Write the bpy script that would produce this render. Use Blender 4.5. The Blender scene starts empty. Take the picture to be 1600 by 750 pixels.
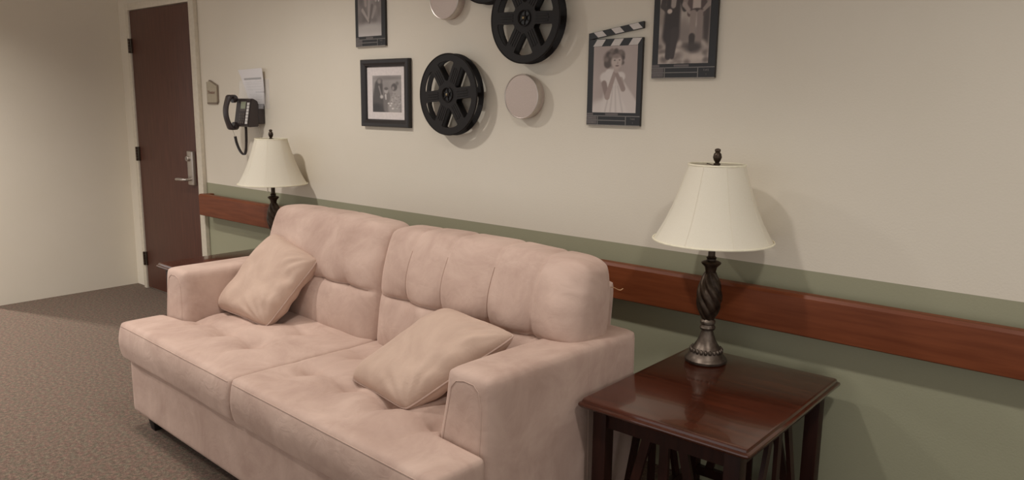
import bpy, bmesh, math, random
import numpy as np
from mathutils import Vector, Matrix
from mathutils.bvhtree import BVHTree

random.seed(7); np.random.seed(7)
scene = bpy.context.scene
COL = scene.collection
PI = math.pi

# ------------------------------------------------------------------ camera
CAM = (6.3493, -2.7240, 1.4931)
YAW, PITCH, ROLL, FPX = -0.70420, 0.17504, 0.01250, 1204.12
def cam_axes():
    cy, sy, cp, sp = math.cos(YAW), math.sin(YAW), math.cos(PITCH), math.sin(PITCH)
    f = Vector((sy*cp, cy*cp, -sp)); r = Vector((cy, -sy, 0)); u = r.cross(f)
    cr, sr = math.cos(ROLL), math.sin(ROLL)
    return cr*r + sr*u, -sr*r + cr*u, f
r_, u_, f_ = cam_axes()
cd = bpy.data.cameras.new('camera'); cam = bpy.data.objects.new('camera', cd); COL.objects.link(cam)
cd.sensor_width = 36; cd.lens = FPX/1600*36; cd.clip_start = 0.05
M4 = Matrix((( r_.x, u_.x, -f_.x, CAM[0]), (r_.y, u_.y, -f_.y, CAM[1]), (r_.z, u_.z, -f_.z, CAM[2]), (0, 0, 0, 1)))
cam.matrix_world = M4
scene.camera = cam

# ------------------------------------------------------------------ world + lights + exposure
world = bpy.data.worlds.new('room_ambience'); scene.world = world; world.use_nodes = True
bg = world.node_tree.nodes['Background']; bg.inputs[0].default_value = (1.0, 0.972, 0.945, 1); bg.inputs[1].default_value = 0.83
CEIL = 2.62
def downlight(x, y, power, cone=150, size=0.07, blend=0.6, col=(1.0, 0.957, 0.905)):
    d = bpy.data.lights.new('ceiling_downlight', 'SPOT'); o = bpy.data.objects.new('ceiling_downlight', d); COL.objects.link(o)
    d.energy = power; d.spot_size = math.radians(cone); d.spot_blend = blend; d.shadow_soft_size = size; d.color = col
    o.location = (x, y, CEIL-0.03); return o
downlight(2.80, -1.50, 93, 160, blend=0.7)
downlight(0.80, -1.50, 42, 125, blend=0.7)
downlight(4.60, -1.50, 63, 125, blend=0.7)
downlight(6.40, -1.50, 64, 155, blend=0.7)
downlight(0.80, -2.50, 225, 125, blend=0.7)
downlight(2.80, -2.90, 78, 125, blend=0.7)
downlight(-1.40, -1.52, 420, 150, blend=0.7)      # passage beyond the end of the left wall
vs = scene.view_settings
vs.view_transform = 'Standard'; vs.look = 'None'; vs.gamma = 1.0; vs.use_curve_mapping = False; vs.exposure = 0.0

# ------------------------------------------------------------------ materials
def srgb(r, g, b):
    def c(v):
        v /= 255.0
        return v/12.92 if v <= 0.04045 else ((v+0.055)/1.055)**2.4
    return (c(r), c(g), c(b), 1)
class NT:
    def __init__(s, name):
        s.m = bpy.data.materials.new(name); s.m.use_nodes = True; s.t = s.m.node_tree
        s.b = s.t.nodes['Principled BSDF']
    def n(s, typ, **kw):
        o = s.t.nodes.new(typ)
        for k, v in kw.items():
            if k in o.inputs.keys(): o.inputs[k].default_value = v
            else: setattr(o, k, v)
        return o
    def l(s, a, b): s.t.links.new(a, b)
def set_in(b, rough=0.5, metal=0.0, spec=0.5, sheen=0.0, coat=0.0):
    b.inputs['Roughness'].default_value = rough; b.inputs['Metallic'].default_value = metal
    b.inputs['Specular IOR Level'].default_value = spec; b.inputs['Sheen Weight'].default_value = sheen
    b.inputs['Coat Weight'].default_value = coat
def noise_mat(name, c1, c2, scale=20, stretch=(1, 1, 1), rough=0.5, metal=0.0, bump=0.0, bscale=None, detail=4, spec=0.5, sheen=0.0, coat=0.0, bdist=0.01):
    k = NT(name); set_in(k.b, rough, metal, spec, sheen, coat)
    tc = k.n('ShaderNodeTexCoord'); mp = k.n('ShaderNodeMapping'); mp.inputs['Scale'].default_value = stretch
    k.l(tc.outputs['Object'], mp.inputs['Vector'])
    nz = k.n('ShaderNodeTexNoise', Scale=scale, Detail=detail); k.l(mp.outputs[0], nz.inputs['Vector'])
    rp = k.n('ShaderNodeValToRGB'); rp.color_ramp.elements[0].position = 0.3; rp.color_ramp.elements[1].position = 0.7
    rp.color_ramp.elements[0].color = c1; rp.color_ramp.elements[1].color = c2
    k.l(nz.outputs['Fac'], rp.inputs[0]); k.l(rp.outputs[0], k.b.inputs['Base Color'])
    if bump:
        n2 = k.n('ShaderNodeTexNoise', Scale=bscale or scale*4, Detail=3); k.l(mp.outputs[0], n2.inputs['Vector'])
        bp = k.n('ShaderNodeBump', Strength=bump, Distance=bdist); k.l(n2.outputs['Fac'], bp.inputs['Height'])
        k.l(bp.outputs[0], k.b.inputs['Normal'])
    return k.m
def plain(name, c, **kw): return noise_mat(name, tuple(v*0.94 for v in c[:3])+(1,), tuple(min(1, v*1.05) for v in c[:3])+(1,), **kw)

M = {}
# two-tone painted wall: cream over a sage dado below the paint line
def wall_mat(name, split, xsplit=None):
    k = NT(name); set_in(k.b, 0.6, spec=0.3)
    ge = k.n('ShaderNodeNewGeometry'); sx = k.n('ShaderNodeSeparateXYZ'); k.l(ge.outputs['Position'], sx.inputs[0])
    nz = k.n('ShaderNodeTexNoise', Scale=3.0, Detail=5); k.l(ge.outputs['Position'], nz.inputs['Vector'])
    rp = k.n('ShaderNodeValToRGB'); rp.color_ramp.elements[0].color = srgb(221, 212, 195); rp.color_ramp.elements[1].color = srgb(227, 218, 203)
    k.l(nz.outputs['Fac'], rp.inputs[0]); last = rp.outputs[0]
    if split:
        lt = k.n('ShaderNodeMath', operation='LESS_THAN'); lt.inputs[1].default_value = split; k.l(sx.outputs['Z'], lt.inputs[0])
        gt = k.n('ShaderNodeMath', operation='GREATER_THAN'); gt.inputs[1].default_value = xsplit; k.l(sx.outputs['X'], gt.inputs[0])
        mu = k.n('ShaderNodeMath', operation='MULTIPLY'); k.l(lt.outputs[0], mu.inputs[0]); k.l(gt.outputs[0], mu.inputs[1])
        mx = k.n('ShaderNodeMix', data_type='RGBA'); mx.inputs['B'].default_value = (0,0,0,1)
        k.l(mu.outputs[0], mx.inputs['Factor']); k.l(last, mx.inputs[6]); mx.inputs[7].default_value = srgb(157, 155, 130)
        last = mx.outputs[2]
    k.l(last, k.b.inputs['Base Color'])
    n2 = k.n('ShaderNodeTexNoise', Scale=140.0, Detail=2); k.l(ge.outputs['Position'], n2.inputs['Vector'])
    bp = k.n('ShaderNodeBump', Strength=0.12, Distance=0.004); k.l(n2.outputs['Fac'], bp.inputs['Height']); k.l(bp.outputs[0], k.b.inputs['Normal'])
    return k.m
M['wall2'] = wall_mat('wall_paint_two_tone', 0.922, 1.2)
M['wall1'] = wall_mat('wall_paint_cream', None)
M['ceil'] = plain('ceiling_white', srgb(225, 220, 208), scale=30, rough=0.9)
def carpet():
    k = NT('carpet_pile'); set_in(k.b, 0.95, spec=0.1, sheen=0.1)
    tc = k.n('ShaderNodeTexCoord')
    a = k.n('ShaderNodeTexNoise', Scale=62.0, Detail=4, Roughness=0.7); k.l(tc.outputs['Object'], a.inputs['Vector'])
    b = k.n('ShaderNodeTexNoise', Scale=260.0, Detail=2); k.l(tc.outputs['Object'], b.inputs['Vector'])
    c = k.n('ShaderNodeTexNoise', Scale=38.0, Detail=3); k.l(tc.outputs['Object'], c.inputs['Vector'])
    r1 = k.n('ShaderNodeValToRGB'); e = r1.color_ramp.elements
    e[0].position = 0.30; e[0].color = srgb(86, 79, 71); e[1].position = 0.72; e[1].color = srgb(151, 136, 126)
    m1 = r1.color_ramp.elements.new(0.5); m1.color = srgb(119, 106, 98)
    k.l(a.outputs['Fac'], r1.inputs[0])
    r2 = k.n('ShaderNodeValToRGB'); r2.color_ramp.elements[0].position = 0.35; r2.color_ramp.elements[1].position = 0.65
    r2.color_ramp.elements[0].color = srgb(190, 178, 172); r2.color_ramp.elements[1].color = (1, 1, 1, 1); k.l(b.outputs['Fac'], r2.inputs[0])
    mx = k.n('ShaderNodeMix', data_type='RGBA', blend_type='MULTIPLY'); mx.inputs['Factor'].default_value = 1
    k.l(r1.outputs[0], mx.inputs[6]); k.l(r2.outputs[0], mx.inputs[7])
    r3 = k.n('ShaderNodeValToRGB'); r3.color_ramp.elements[0].position = 0.35; r3.color_ramp.elements[1].position = 0.65; r3.color_ramp.elements[0].color = srgb(252, 226, 218); r3.color_ramp.elements[1].color = srgb(232, 240, 222); k.l(c.outputs['Fac'], r3.inputs[0])
    m2 = k.n('ShaderNodeMix', data_type='RGBA', blend_type='MULTIPLY'); m2.inputs['Factor'].default_value = 1
    k.l(mx.outputs[2], m2.inputs[6]); k.l(r3.outputs[0], m2.inputs[7]); k.l(m2.outputs[2], k.b.inputs['Base Color'])
    bp = k.n('ShaderNodeBump', Strength=0.5, Distance=0.006); k.l(a.outputs['Fac'], bp.inputs['Height']); k.l(bp.outputs[0], k.b.inputs['Normal'])
    return k.m
M['carpet'] = carpet()
def wood(name, c1, c2, axis, rough=0.35, coat=0.2, scale=6, spec=0.5):
    st = [9, 9, 9]; st[axis] = 0.7
    return noise_mat(name, c1, c2, scale=scale, stretch=tuple(st), rough=rough, coat=coat, detail=6, spec=spec, bump=0.04, bscale=scale*3, bdist=0.002)
M['door'] = wood('door_walnut', srgb(74, 42, 32), srgb(92, 54, 42), 2, 0.45, 0.0)
M['rail'] = wood('handrail_cherry', srgb(102, 50, 25), srgb(124, 66, 38), 0, 0.42, 0.0, spec=0.3)
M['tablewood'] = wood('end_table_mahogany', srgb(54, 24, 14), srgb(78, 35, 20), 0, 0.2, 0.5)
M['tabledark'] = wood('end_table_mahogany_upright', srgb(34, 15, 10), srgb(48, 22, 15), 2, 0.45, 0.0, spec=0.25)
M['frame_paint'] = plain('door_frame_cream', srgb(212, 202, 184), scale=40, rough=0.45)
M['hinge'] = plain('hinge_bronze', srgb(70, 55, 45), scale=60, rough=0.4, metal=0.7)
M['nickel'] = plain('lock_satin_nickel', srgb(190, 182, 174), scale=80, rough=0.35, metal=0.85)
def suede(name, a, b):
    k = NT(name); set_in(k.b, 0.85, spec=0.2, sheen=0.35)
    k.b.inputs['Sheen Roughness'].default_value = 0.4; k.b.inputs['Sheen Tint'].default_value = srgb(250, 225, 210)
    tc = k.n('ShaderNodeTexCoord')
    n1 = k.n('ShaderNodeTexNoise', Scale=5.0, Detail=5, Roughness=0.6, Distortion=0.6); k.l(tc.outputs['Object'], n1.inputs['Vector'])
    rp = k.n('ShaderNodeValToRGB'); rp.color_ramp.elements[0].position = 0.32; rp.color_ramp.elements[1].position = 0.68
    rp.color_ramp.elements[0].color = a; rp.color_ramp.elements[1].color = b
    k.l(n1.outputs['Fac'], rp.inputs[0]); k.l(rp.outputs[0], k.b.inputs['Base Color'])
    n2 = k.n('ShaderNodeTexNoise', Scale=420.0, Detail=2); k.l(tc.outputs['Object'], n2.inputs['Vector'])
    n3 = k.n('ShaderNodeTexNoise', Scale=14.0, Detail=3, Distortion=1.0); k.l(tc.outputs['Object'], n3.inputs['Vector'])
    b1 = k.n('ShaderNodeBump', Strength=0.10, Distance=0.002); k.l(n2.outputs['Fac'], b1.inputs['Height'])
    b2 = k.n('ShaderNodeBump', Strength=0.25, Distance=0.012); k.l(n3.outputs['Fac'], b2.inputs['Height']); k.l(b1.outputs[0], b2.inputs['Normal'])
    k.l(b2.outputs[0], k.b.inputs['Normal'])
    return k.m
M['suede'] = suede('sofa_microsuede_blush', srgb(174, 147, 134), srgb(199, 173, 159))
M['pillow'] = suede('pillow_microsuede_sand', srgb(180, 154, 138), srgb(197, 171, 154))
M['piping'] = suede('seam_thread_blush', srgb(182, 156, 143), srgb(191, 166, 152))
M['seamline'] = suede('seam_thread_dark_blush', srgb(150, 122, 108), srgb(160, 132, 118))  # darker thread colour for the back cushion seams
M['black_leg'] = plain('sofa_leg_black', srgb(26, 20, 18), scale=30, rough=0.5)
M['bronze'] = noise_mat('lamp_dark_bronze', srgb(48, 38, 31), srgb(84, 70, 58), scale=35, rough=0.38, metal=0.75)
M['pewter'] = noise_mat('lamp_antique_pewter', srgb(74, 64, 56), srgb(112, 100, 90), scale=35, rough=0.42, metal=0.8)
def shade_mat():
    k = NT('lampshade_ivory_linen'); set_in(k.b, 0.85, spec=0.2)
    tc = k.n('ShaderNodeTexCoord'); w = k.n('ShaderNodeTexNoise', Scale=260.0, Detail=2); k.l(tc.outputs['Object'], w.inputs['Vector'])
    rp = k.n('ShaderNodeValToRGB'); rp.color_ramp.elements[0].color = srgb(240, 233, 216); rp.color_ramp.elements[1].color = srgb(247, 241, 227)
    k.l(w.outputs['Fac'], rp.inputs[0]); k.l(rp.outputs[0], k.b.inputs['Base Color'])
    tr = k.n('ShaderNodeBsdfTranslucent'); k.l(rp.outputs[0], tr.inputs['Color'])
    mx = k.n('ShaderNodeMixShader'); mx.inputs[0].default_value = 0.30
    out = k.t.nodes['Material Output']; k.l(k.b.outputs[0], mx.inputs[1]); k.l(tr.outputs[0], mx.inputs[2]); k.l(mx.outputs[0], out.inputs[0])
    return k.m
M['shade'] = shade_mat()
M['shadetrim'] = plain('lampshade_trim_ivory', srgb(240, 232, 208), scale=60, rough=0.85)
M['reel'] = plain('film_reel_black_plastic', srgb(31, 27, 26), scale=40, rough=0.6, spec=0.3)
M['reelhub'] = plain('film_reel_hub_black', srgb(16, 14, 13), scale=40, rough=0.4)
M['brass'] = plain('screw_dull_brass', srgb(150, 132, 98), scale=60, rough=0.4, metal=0.7)
M['canface'] = noise_mat('film_can_brushed_lid', srgb(190, 174, 164), srgb(198, 182, 172), scale=220, rough=0.5, metal=0.15, detail=2)
M['canrim'] = plain('film_can_rim', srgb(196, 186, 178), scale=60, rough=0.3, metal=0.8)
M['frameblack'] = plain('picture_frame_black', srgb(38, 32, 31), scale=30, rough=0.4)
M['mat'] = plain('picture_mat_white', srgb(224, 214, 210), scale=80, rough=0.8)
M['board'] = plain('clapper_board_black', srgb(24, 20, 20), scale=40, rough=0.32)
M['boardedge'] = plain('clapper_board_edge', srgb(146, 138, 128), scale=40, rough=0.5)
M['stripe'] = plain('clapper_stripe_white', srgb(206, 198, 192), scale=40, rough=0.35)
M['rule'] = plain('clapper_rule_grey', srgb(128, 122, 118), scale=40, rough=0.4)
M['labelgrey'] = plain('clapper_field_grey', srgb(98, 90, 88), scale=90, rough=0.4)
M['phone'] = plain('phone_dark_plastic', srgb(54, 45, 45), scale=30, rough=0.32)
M['phonekey'] = plain('phone_key_grey', srgb(86, 78, 74), scale=30, rough=0.4)
M['phonewhite'] = plain('phone_key_label_white', srgb(214, 210, 206), scale=30, rough=0.5)
M['lcd'] = plain('phone_display_grey_green', srgb(146, 150, 128), scale=30, rough=0.25)
M['cable'] = plain('wall_cable_ivory', srgb(206, 198, 184), scale=30, rough=0.5)
M['signback'] = plain('sign_backplate_taupe', srgb(132, 116, 100), scale=40, rough=0.5)
M['signface'] = plain('sign_face_beige', srgb(176, 164, 142), scale=40, rough=0.5)
M['signtext'] = plain('sign_text_maroon', srgb(122, 78, 66), scale=40, rough=0.6)
M['thread'] = plain('loose_thread_tan', srgb(200, 160, 120), scale=40, rough=0.8)
def clear_mat():
    k = NT('clear_acrylic_sleeve'); set_in(k.b, 0.12)
    k.b.inputs['Base Color'].default_value = (0.9, 0.88, 0.9, 1)
    nz = k.n('ShaderNodeTexNoise', Scale=8.0); rr = k.n('ShaderNodeMapRange'); rr.inputs['To Min'].default_value = 0.10; rr.inputs['To Max'].default_value = 0.22
    k.l(nz.outputs['Fac'], rr.inputs['Value']); k.l(rr.outputs[0], k.b.inputs['Alpha'])
    return k.m
M['clear'] = clear_mat()
def print_mat():
    k = NT('photo_print'); set_in(k.b, 0.3, spec=0.4)
    a = k.n('ShaderNodeVertexColor', layer_name='Col'); k.l(a.outputs['Color'], k.b.inputs['Base Color'])
    return k.m
M['print'] = print_mat()

# ------------------------------------------------------------------ helpers
def mesh_obj(name, verts, faces, mat, parent=None, smooth=False, angle=None):
    me = bpy.data.meshes.new(name); me.from_pydata([tuple(v) for v in verts], [], [tuple(f) for f in faces]); me.update()
    return link(name, me, mat, parent, smooth, angle)
def link(name, me, mat, parent=None, smooth=False, angle=None):
    o = bpy.data.objects.new(name, me); COL.objects.link(o)
    if mat: me.materials.clear(); me.materials.append(M[mat])
    if smooth or angle is not None:
        for p in me.polygons: p.use_smooth = True
        if angle is not None:
            try: me.set_sharp_from_angle(angle=math.radians(angle))
            except Exception: pass
    if parent: o.parent = parent
    return o
def bm_obj(name, bm, mat, parent=None, smooth=False, angle=None):
    bmesh.ops.recalc_face_normals(bm, faces=bm.faces[:])
    me = bpy.data.meshes.new(name); bm.to_mesh(me); bm.free()
    return link(name, me, mat, parent, smooth, angle)
def box_bm(x0, x1, y0, y1, z0, z1, bev=0.0, seg=2, bm=None):
    own = bm is None
    b2 = bmesh.new(); bmesh.ops.create_cube(b2, size=1)
    for v in b2.verts: v.co = Vector((x0+(v.co.x+.5)*(x1-x0), y0+(v.co.y+.5)*(y1-y0), z0+(v.co.z+.5)*(z1-z0)))
    if bev: bmesh.ops.bevel(b2, geom=b2.edges[:], offset=bev, segments=seg, affect='EDGES', profile=0.6)
    if own: return b2
    tmp = bpy.data.meshes.new('tmp'); b2.to_mesh(tmp); b2.free(); bm.from_mesh(tmp); bpy.data.meshes.remove(tmp); return bm
def box(name, x0, x1, y0, y1, z0, z1, mat, parent=None, bev=0.0, seg=2):
    return bm_obj(name, box_bm(x0, x1, y0, y1, z0, z1, bev, seg), mat, parent, smooth=bool(bev), angle=40 if bev else None)
def lathe(name, prof, mat, parent=None, n=48, axis='Z', rad_fn=None, cap=True, angle=35):
    """prof: list of (radius, height)"""
    vs, fs = [], []
    for r, h in prof:
        for i in range(n):
            t = 2*PI*i/n; rr = r*(rad_fn(t, h) if rad_fn else 1)
            vs.append((rr*math.cos(t), rr*math.sin(t), h))
    for j in range(len(prof)-1):
        for i in range(n):
            k = (i+1) % n; fs.append((j*n+i, j*n+k, (j+1)*n+k, (j+1)*n+i))
    if cap: fs.append(tuple(range(n-1, -1, -1))); fs.append(tuple((len(prof)-1)*n+i for i in range(n)))
    if axis == 'Y': vs = [(x, -z, y) for x, y, z in vs]      # height runs out of the wall (-Y)
    o = mesh_obj(name, vs, fs, mat, parent, smooth=True, angle=angle)
    return o
def tube(name, pts, r, mat, parent=None, n=8, closed=False, bm_out=False):
    pts = [Vector(p) for p in pts]; N = len(pts); vs, fs = [], []
    up = Vector((0, 0, 1)); prev = None
    for i, p in enumerate(pts):
        a = pts[(i-1) % N] if (closed or i > 0) else p; b = pts[(i+1) % N] if (closed or i < N-1) else p
        t = (b-a).normalized()
        if prev is None:
            s = t.cross(up)
            if s.length < 1e-3: s = t.cross(Vector((1, 0, 0)))
        else: s = prev - t*prev.dot(t)
        s.normalize(); prev = s; w = t.cross(s)
        for k in range(n):
            q = 2*PI*k/n; vs.append(p + r*(math.cos(q)*s + math.sin(q)*w))
    for i in range(N if closed else N-1):
        for k in range(n):
            a = i*n+k; b = i*n+(k+1) % n; c = ((i+1) % N)*n+(k+1) % n; d = ((i+1) % N)*n+k; fs.append((a, b, c, d))
    if not closed: fs.append(tuple(range(n-1, -1, -1))); fs.append(tuple((N-1)*n+k for k in range(n)))
    return mesh_obj(name, vs, fs, mat, parent, smooth=True, angle=60)
def plate(name, outer, holes, y_front, thick, mat, parent=None, bevel=0.0):
    """flat plate in the XZ plane, with holes; front face at y_front, going back by thick"""
    cu = bpy.data.curves.new('tmpc', 'CURVE'); cu.dimensions = '2D'; cu.fill_mode = 'BOTH'; cu.extrude = max(thick/2-bevel, 1e-4)
    cu.bevel_depth = bevel; cu.bevel_resolution = 1
    for loop in [outer]+list(holes):
        sp = cu.splines.new('POLY'); sp.points.add(len(loop)-1); sp.use_cyclic_u = True
        for pt, q in zip(sp.points, loop): pt.co = (q[0], q[1], 0, 1)
    ob = bpy.data.objects.new('tmpo', cu); COL.objects.link(ob)
    dg = bpy.context.evaluated_depsgraph_get(); dg.update()
    me = bpy.data.meshes.new_from_object(ob.evaluated_get(dg)); bpy.data.objects.remove(ob); bpy.data.curves.remove(cu)
    yc = y_front+thick/2
    for v in me.vertices: x, y, z = v.co; v.co = (x, yc - z, y)
    me.name = name
    return link(name, me, mat, parent, smooth=True, angle=30)
def text(name, s, size, x, z, y, mat, parent, depth=0.0006):
    cu = bpy.data.curves.new('tmpt', 'FONT'); cu.body = s; cu.size = size; cu.extrude = depth; cu.align_x = 'CENTER'; cu.align_y = 'CENTER'; cu.resolution_u = 3
    ob = bpy.data.objects.new('tmpo', cu); COL.objects.link(ob)
    dg = bpy.context.evaluated_depsgraph_get(); dg.update()
    me = bpy.data.meshes.new_from_object(ob.evaluated_get(dg)); bpy.data.objects.remove(ob); bpy.data.curves.remove(cu)
    for v in me.vertices: a, b, c = v.co; v.co = (x+a, y-c, z+b)
    me.name = name
    return link(name, me, mat, parent)
def thing(name, label, cat, loc=(0, 0, 0), rz=0.0, group=None):
    o = bpy.data.objects.new(name, None); COL.objects.link(o); o.location = loc; o.rotation_euler = (0, 0, rz); o.empty_display_size = 0.1
    o['label'] = label; o['category'] = cat
    if group: o['group'] = group
    return o
def dup(root, loc, label, rz=None):
    r = root.copy(); COL.objects.link(r); r.location = loc; r['label'] = label
    if rz is not None: r.rotation_euler = (0, 0, rz)
    for ch in list(root.children):
        c = ch.copy(); COL.objects.link(c); c.parent = r
        for g in list(ch.children):
            d = g.copy(); COL.objects.link(d); d.parent = c
    return r
def structure(o, label=None, cat=None):
    o['kind'] = 'structure'
    if label: o['label'] = label
    if cat: o['category'] = cat
    return o

# ---- soft upholstery blocks: voxel shell, smoothed, then deformed
def soft_block(lo, hi, cell, inside=None, iters=6):
    lo = np.array(lo, float); hi = np.array(hi, float); n = np.maximum(2, np.round((hi-lo)/cell).astype(int)); st = (hi-lo)/n
    idx = np.indices(tuple(n)).reshape(3, -1).T; cen = lo+(idx+.5)*st
    occ = np.ones(tuple(n), bool)
    if inside is not None: occ = inside(cen[:, 0], cen[:, 1], cen[:, 2]).reshape(tuple(n))
    pad = np.zeros(tuple(n+2), bool); pad[1:-1, 1:-1, 1:-1] = occ
    vid, verts, faces = {}, [], []
    corners = {0: [(0,0,0),(0,1,0),(0,1,1),(0,0,1)], 1: [(0,0,0),(0,0,1),(1,0,1),(1,0,0)], 2: [(0,0,0),(1,0,0),(1,1,0),(0,1,0)]}
    for ax in range(3):
        for sg in (0, 1):
            sh = [slice(1, -1)]*3; sh[ax] = slice(2, None) if sg else slice(0, -2)
            ex = occ & ~pad[tuple(sh)]
            for c in np.argwhere(ex):
                q = []
                for k in corners[ax]:
                    v = (c[0]+k[0]+(sg if ax == 0 else 0), c[1]+k[1]+(sg if ax == 1 else 0), c[2]+k[2]+(sg if ax == 2 else 0))
                    if v not in vid: vid[v] = len(verts); verts.append(v)
                    q.append(vid[v])
                faces.append(q[::-1] if not sg else q)
    V = lo+np.array(verts, float)*st; F = np.array(faces)
    E = np.concatenate([F[:, [0, 1]], F[:, [1, 2]], F[:, [2, 3]], F[:, [3, 0]]]); E = np.concatenate([E, E[:, ::-1]]); E = np.unique(E, axis=0)
    deg = np.bincount(E[:, 0], minlength=len(V))[:, None]
    for _ in range(iters):
        S = np.zeros_like(V); np.add.at(S, E[:, 0], V[E[:, 1]]); V = V*0.4+0.6*S/deg
    return V, F
def finish_soft(name, V, F, mat, parent):
    o = mesh_obj(name, V, F, mat, parent, smooth=True); return o
def seam_on(name, V, F, rays, parent, r=0.0016, mat='seamline'):
    bv = BVHTree.FromPolygons([tuple(v) for v in V], [tuple(f) for f in F]); pts = []
    for o, d in rays:
        h = bv.ray_cast(Vector(o), Vector(d).normalized())
        if h[0] is not None and (not pts or (h[0]-pts[-1]).length < 0.08): pts.append(h[0]-Vector(d).normalized()*r*0.35)
    if len(pts) > 2: return tube(name, pts, r, mat, parent, 5)
def vnoise(V, scale, seed, octaves=2):
    rs = np.random.RandomState(seed); out = np.zeros(len(V))
    for k in range(octaves):
        for _ in range(5):
            d = rs.normal(size=3); d /= np.linalg.norm(d); ph = rs.rand()*6.28
            out += np.sin(V@d*scale*(1.9**k)*(0.7+0.6*rs.rand())+ph)/(1.9**k)/5
    return out
def smoothstep(a, b, x): t = np.clip((x-a)/(b-a), 0, 1); return t*t*(3-2*t)

# ------------------------------------------------------------------ the room
WX1 = 9.4
floor = structure(box('floor', -3.6, WX1, -6.0, 0.1, -0.1, 0.0, 'carpet'), 'brown flecked low pile carpet floor', 'floor')
wl = structure(box('wall_left', -3.6, 0.0, -1.05, 0.1, 0.0, CEIL, 'wall1'), 'plain cream painted wall beyond the sofa', 'wall')
wb = structure(box('wall_back', 0.0, WX1, 0.0, 0.1, 0.0, CEIL, 'wall2'), 'cream wall with sage green lower band behind the sofa', 'wall')
ce = structure(box('ceiling', -3.6, WX1, -6.0, 0.1, CEIL, CEIL+0.1, 'ceil'), 'white ceiling', 'ceiling')

# door with frame, hinges and lock
dr = bpy.data.objects.new('door_1', None); COL.objects.link(dr); dr.location = (0.229, 0, 0)
structure(dr, 'dark brown wooden door with satin lever lock and three hinges', 'door')
DW, DH = 0.914, 2.145
box('door_slab', 0, DW, -0.018, -0.001, 0.012, DH, 'door', dr, 0.002)
bm = bmesh.new()
box_bm(-0.050, -0.003, -0.030, -0.001, 0, DH+0.055, 0.003, 2, bm); box_bm(DW+0.004, DW+0.072, -0.030, -0.001, 0, DH+0.055, 0.003, 2, bm)
box_bm(-0.003, DW+0.004, -0.030, -0.001, DH+0.004, DH+0.055, 0.003, 2, bm)
bm_obj('door_frame', bm, 'frame_paint', dr, True, 40)
for z0 in (0.19, 1.02, 1.835):
    bm = box_bm(-0.012, 0.020, -0.024, -0.018, z0, z0+0.108, 0.001)
    for k in range(5):
        r = bmesh.ops.create_cone(bm, cap_ends=True, segments=12, radius1=0.009, radius2=0.009, depth=0.0205)
        for v in r['verts']: v.co += Vector((-0.008, -0.033, z0+0.011+k*0.0216))
    bm_obj('hinge', bm, 'hinge', dr, True, 40)
lock = box('lock_plate', 0.808, 0.884, -0.046, -0.018, 0.895, 1.135, 'nickel', dr, 0.006, 3)
cy = lathe('lock_cylinder', [(0.019, 0), (0.019, 0.012), (0.016, 0.016)], 'nickel', lock, 24, 'Y'); cy.location = (0.832, -0.046, 1.082)
ks = box('keyway', 0.829, 0.835, -0.0635, -0.061, 1.072, 1.092, 'hinge', lock)
tube('lever_handle', [(0.846, -0.046, 0.935), (0.846, -0.085, 0.935), (0.838, -0.093, 0.935), (0.80, -0.094, 0.936), (0.75, -0.092, 0.934), (0.715, -0.086, 0.930)], 0.0105, 'nickel', lock, 12)

# wooden handrail
def rail():
    t = thing('handrail', 'reddish brown wooden wall handrail along the green band', 'handrail', (1.262, 0, 0))
    z0, z1 = 0.705, 0.853; X1 = 7.9
    prof = [(-0.052, z0), (-0.086, z0), (-0.0905, z0+0.004), (-0.091, z0+0.008), (-0.091, z1-0.020), (-0.0905, z1-0.012),
            (-0.084, z1-0.001), (-0.074, z1), (-0.050, z1), (-0.042, z1-0.006), (-0.040, z1-0.02), (-0.040, z0+0.02), (-0.044, z0+0.005)]
    n = len(prof); vs = [(0.0, y, z) for y, z in prof]+[(X1, y, z) for y, z in prof]
    fs = [(i, (i+1) % n, n+(i+1) % n, n+i) for i in range(n)]+[tuple(range(n-1, -1, -1)), tuple(range(n, 2*n))]
    mesh_obj('rail_board', vs, fs, 'rail', t, True, 25)
    # return to the wall at the door end, brackets behind
    vs = [(0.0, y, z) for y, z in [(-0.0399, z0+0.002), (-0.001, z0+0.002), (-0.001, z1-0.002), (-0.0399, z1-0.002)]]+[(0.045, y, z) for y, z in [(-0.0399, z0+0.002), (-0.001, z0+0.002), (-0.001, z1-0.002), (-0.0399, z1-0.002)]]
    mesh_obj('rail_end_return', vs, [(0,1,2,3), (4,7,6,5), (0,4,5,1), (1,5,6,2), (2,6,7,3), (3,7,4,0)], 'rail', t)
    for k in range(7): box('bracket', 0.5+k*1.1, 0.56+k*1.1, -0.0398, -0.0005, z0+0.05, z0+0.10, 'hinge', t)
rail()

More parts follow.
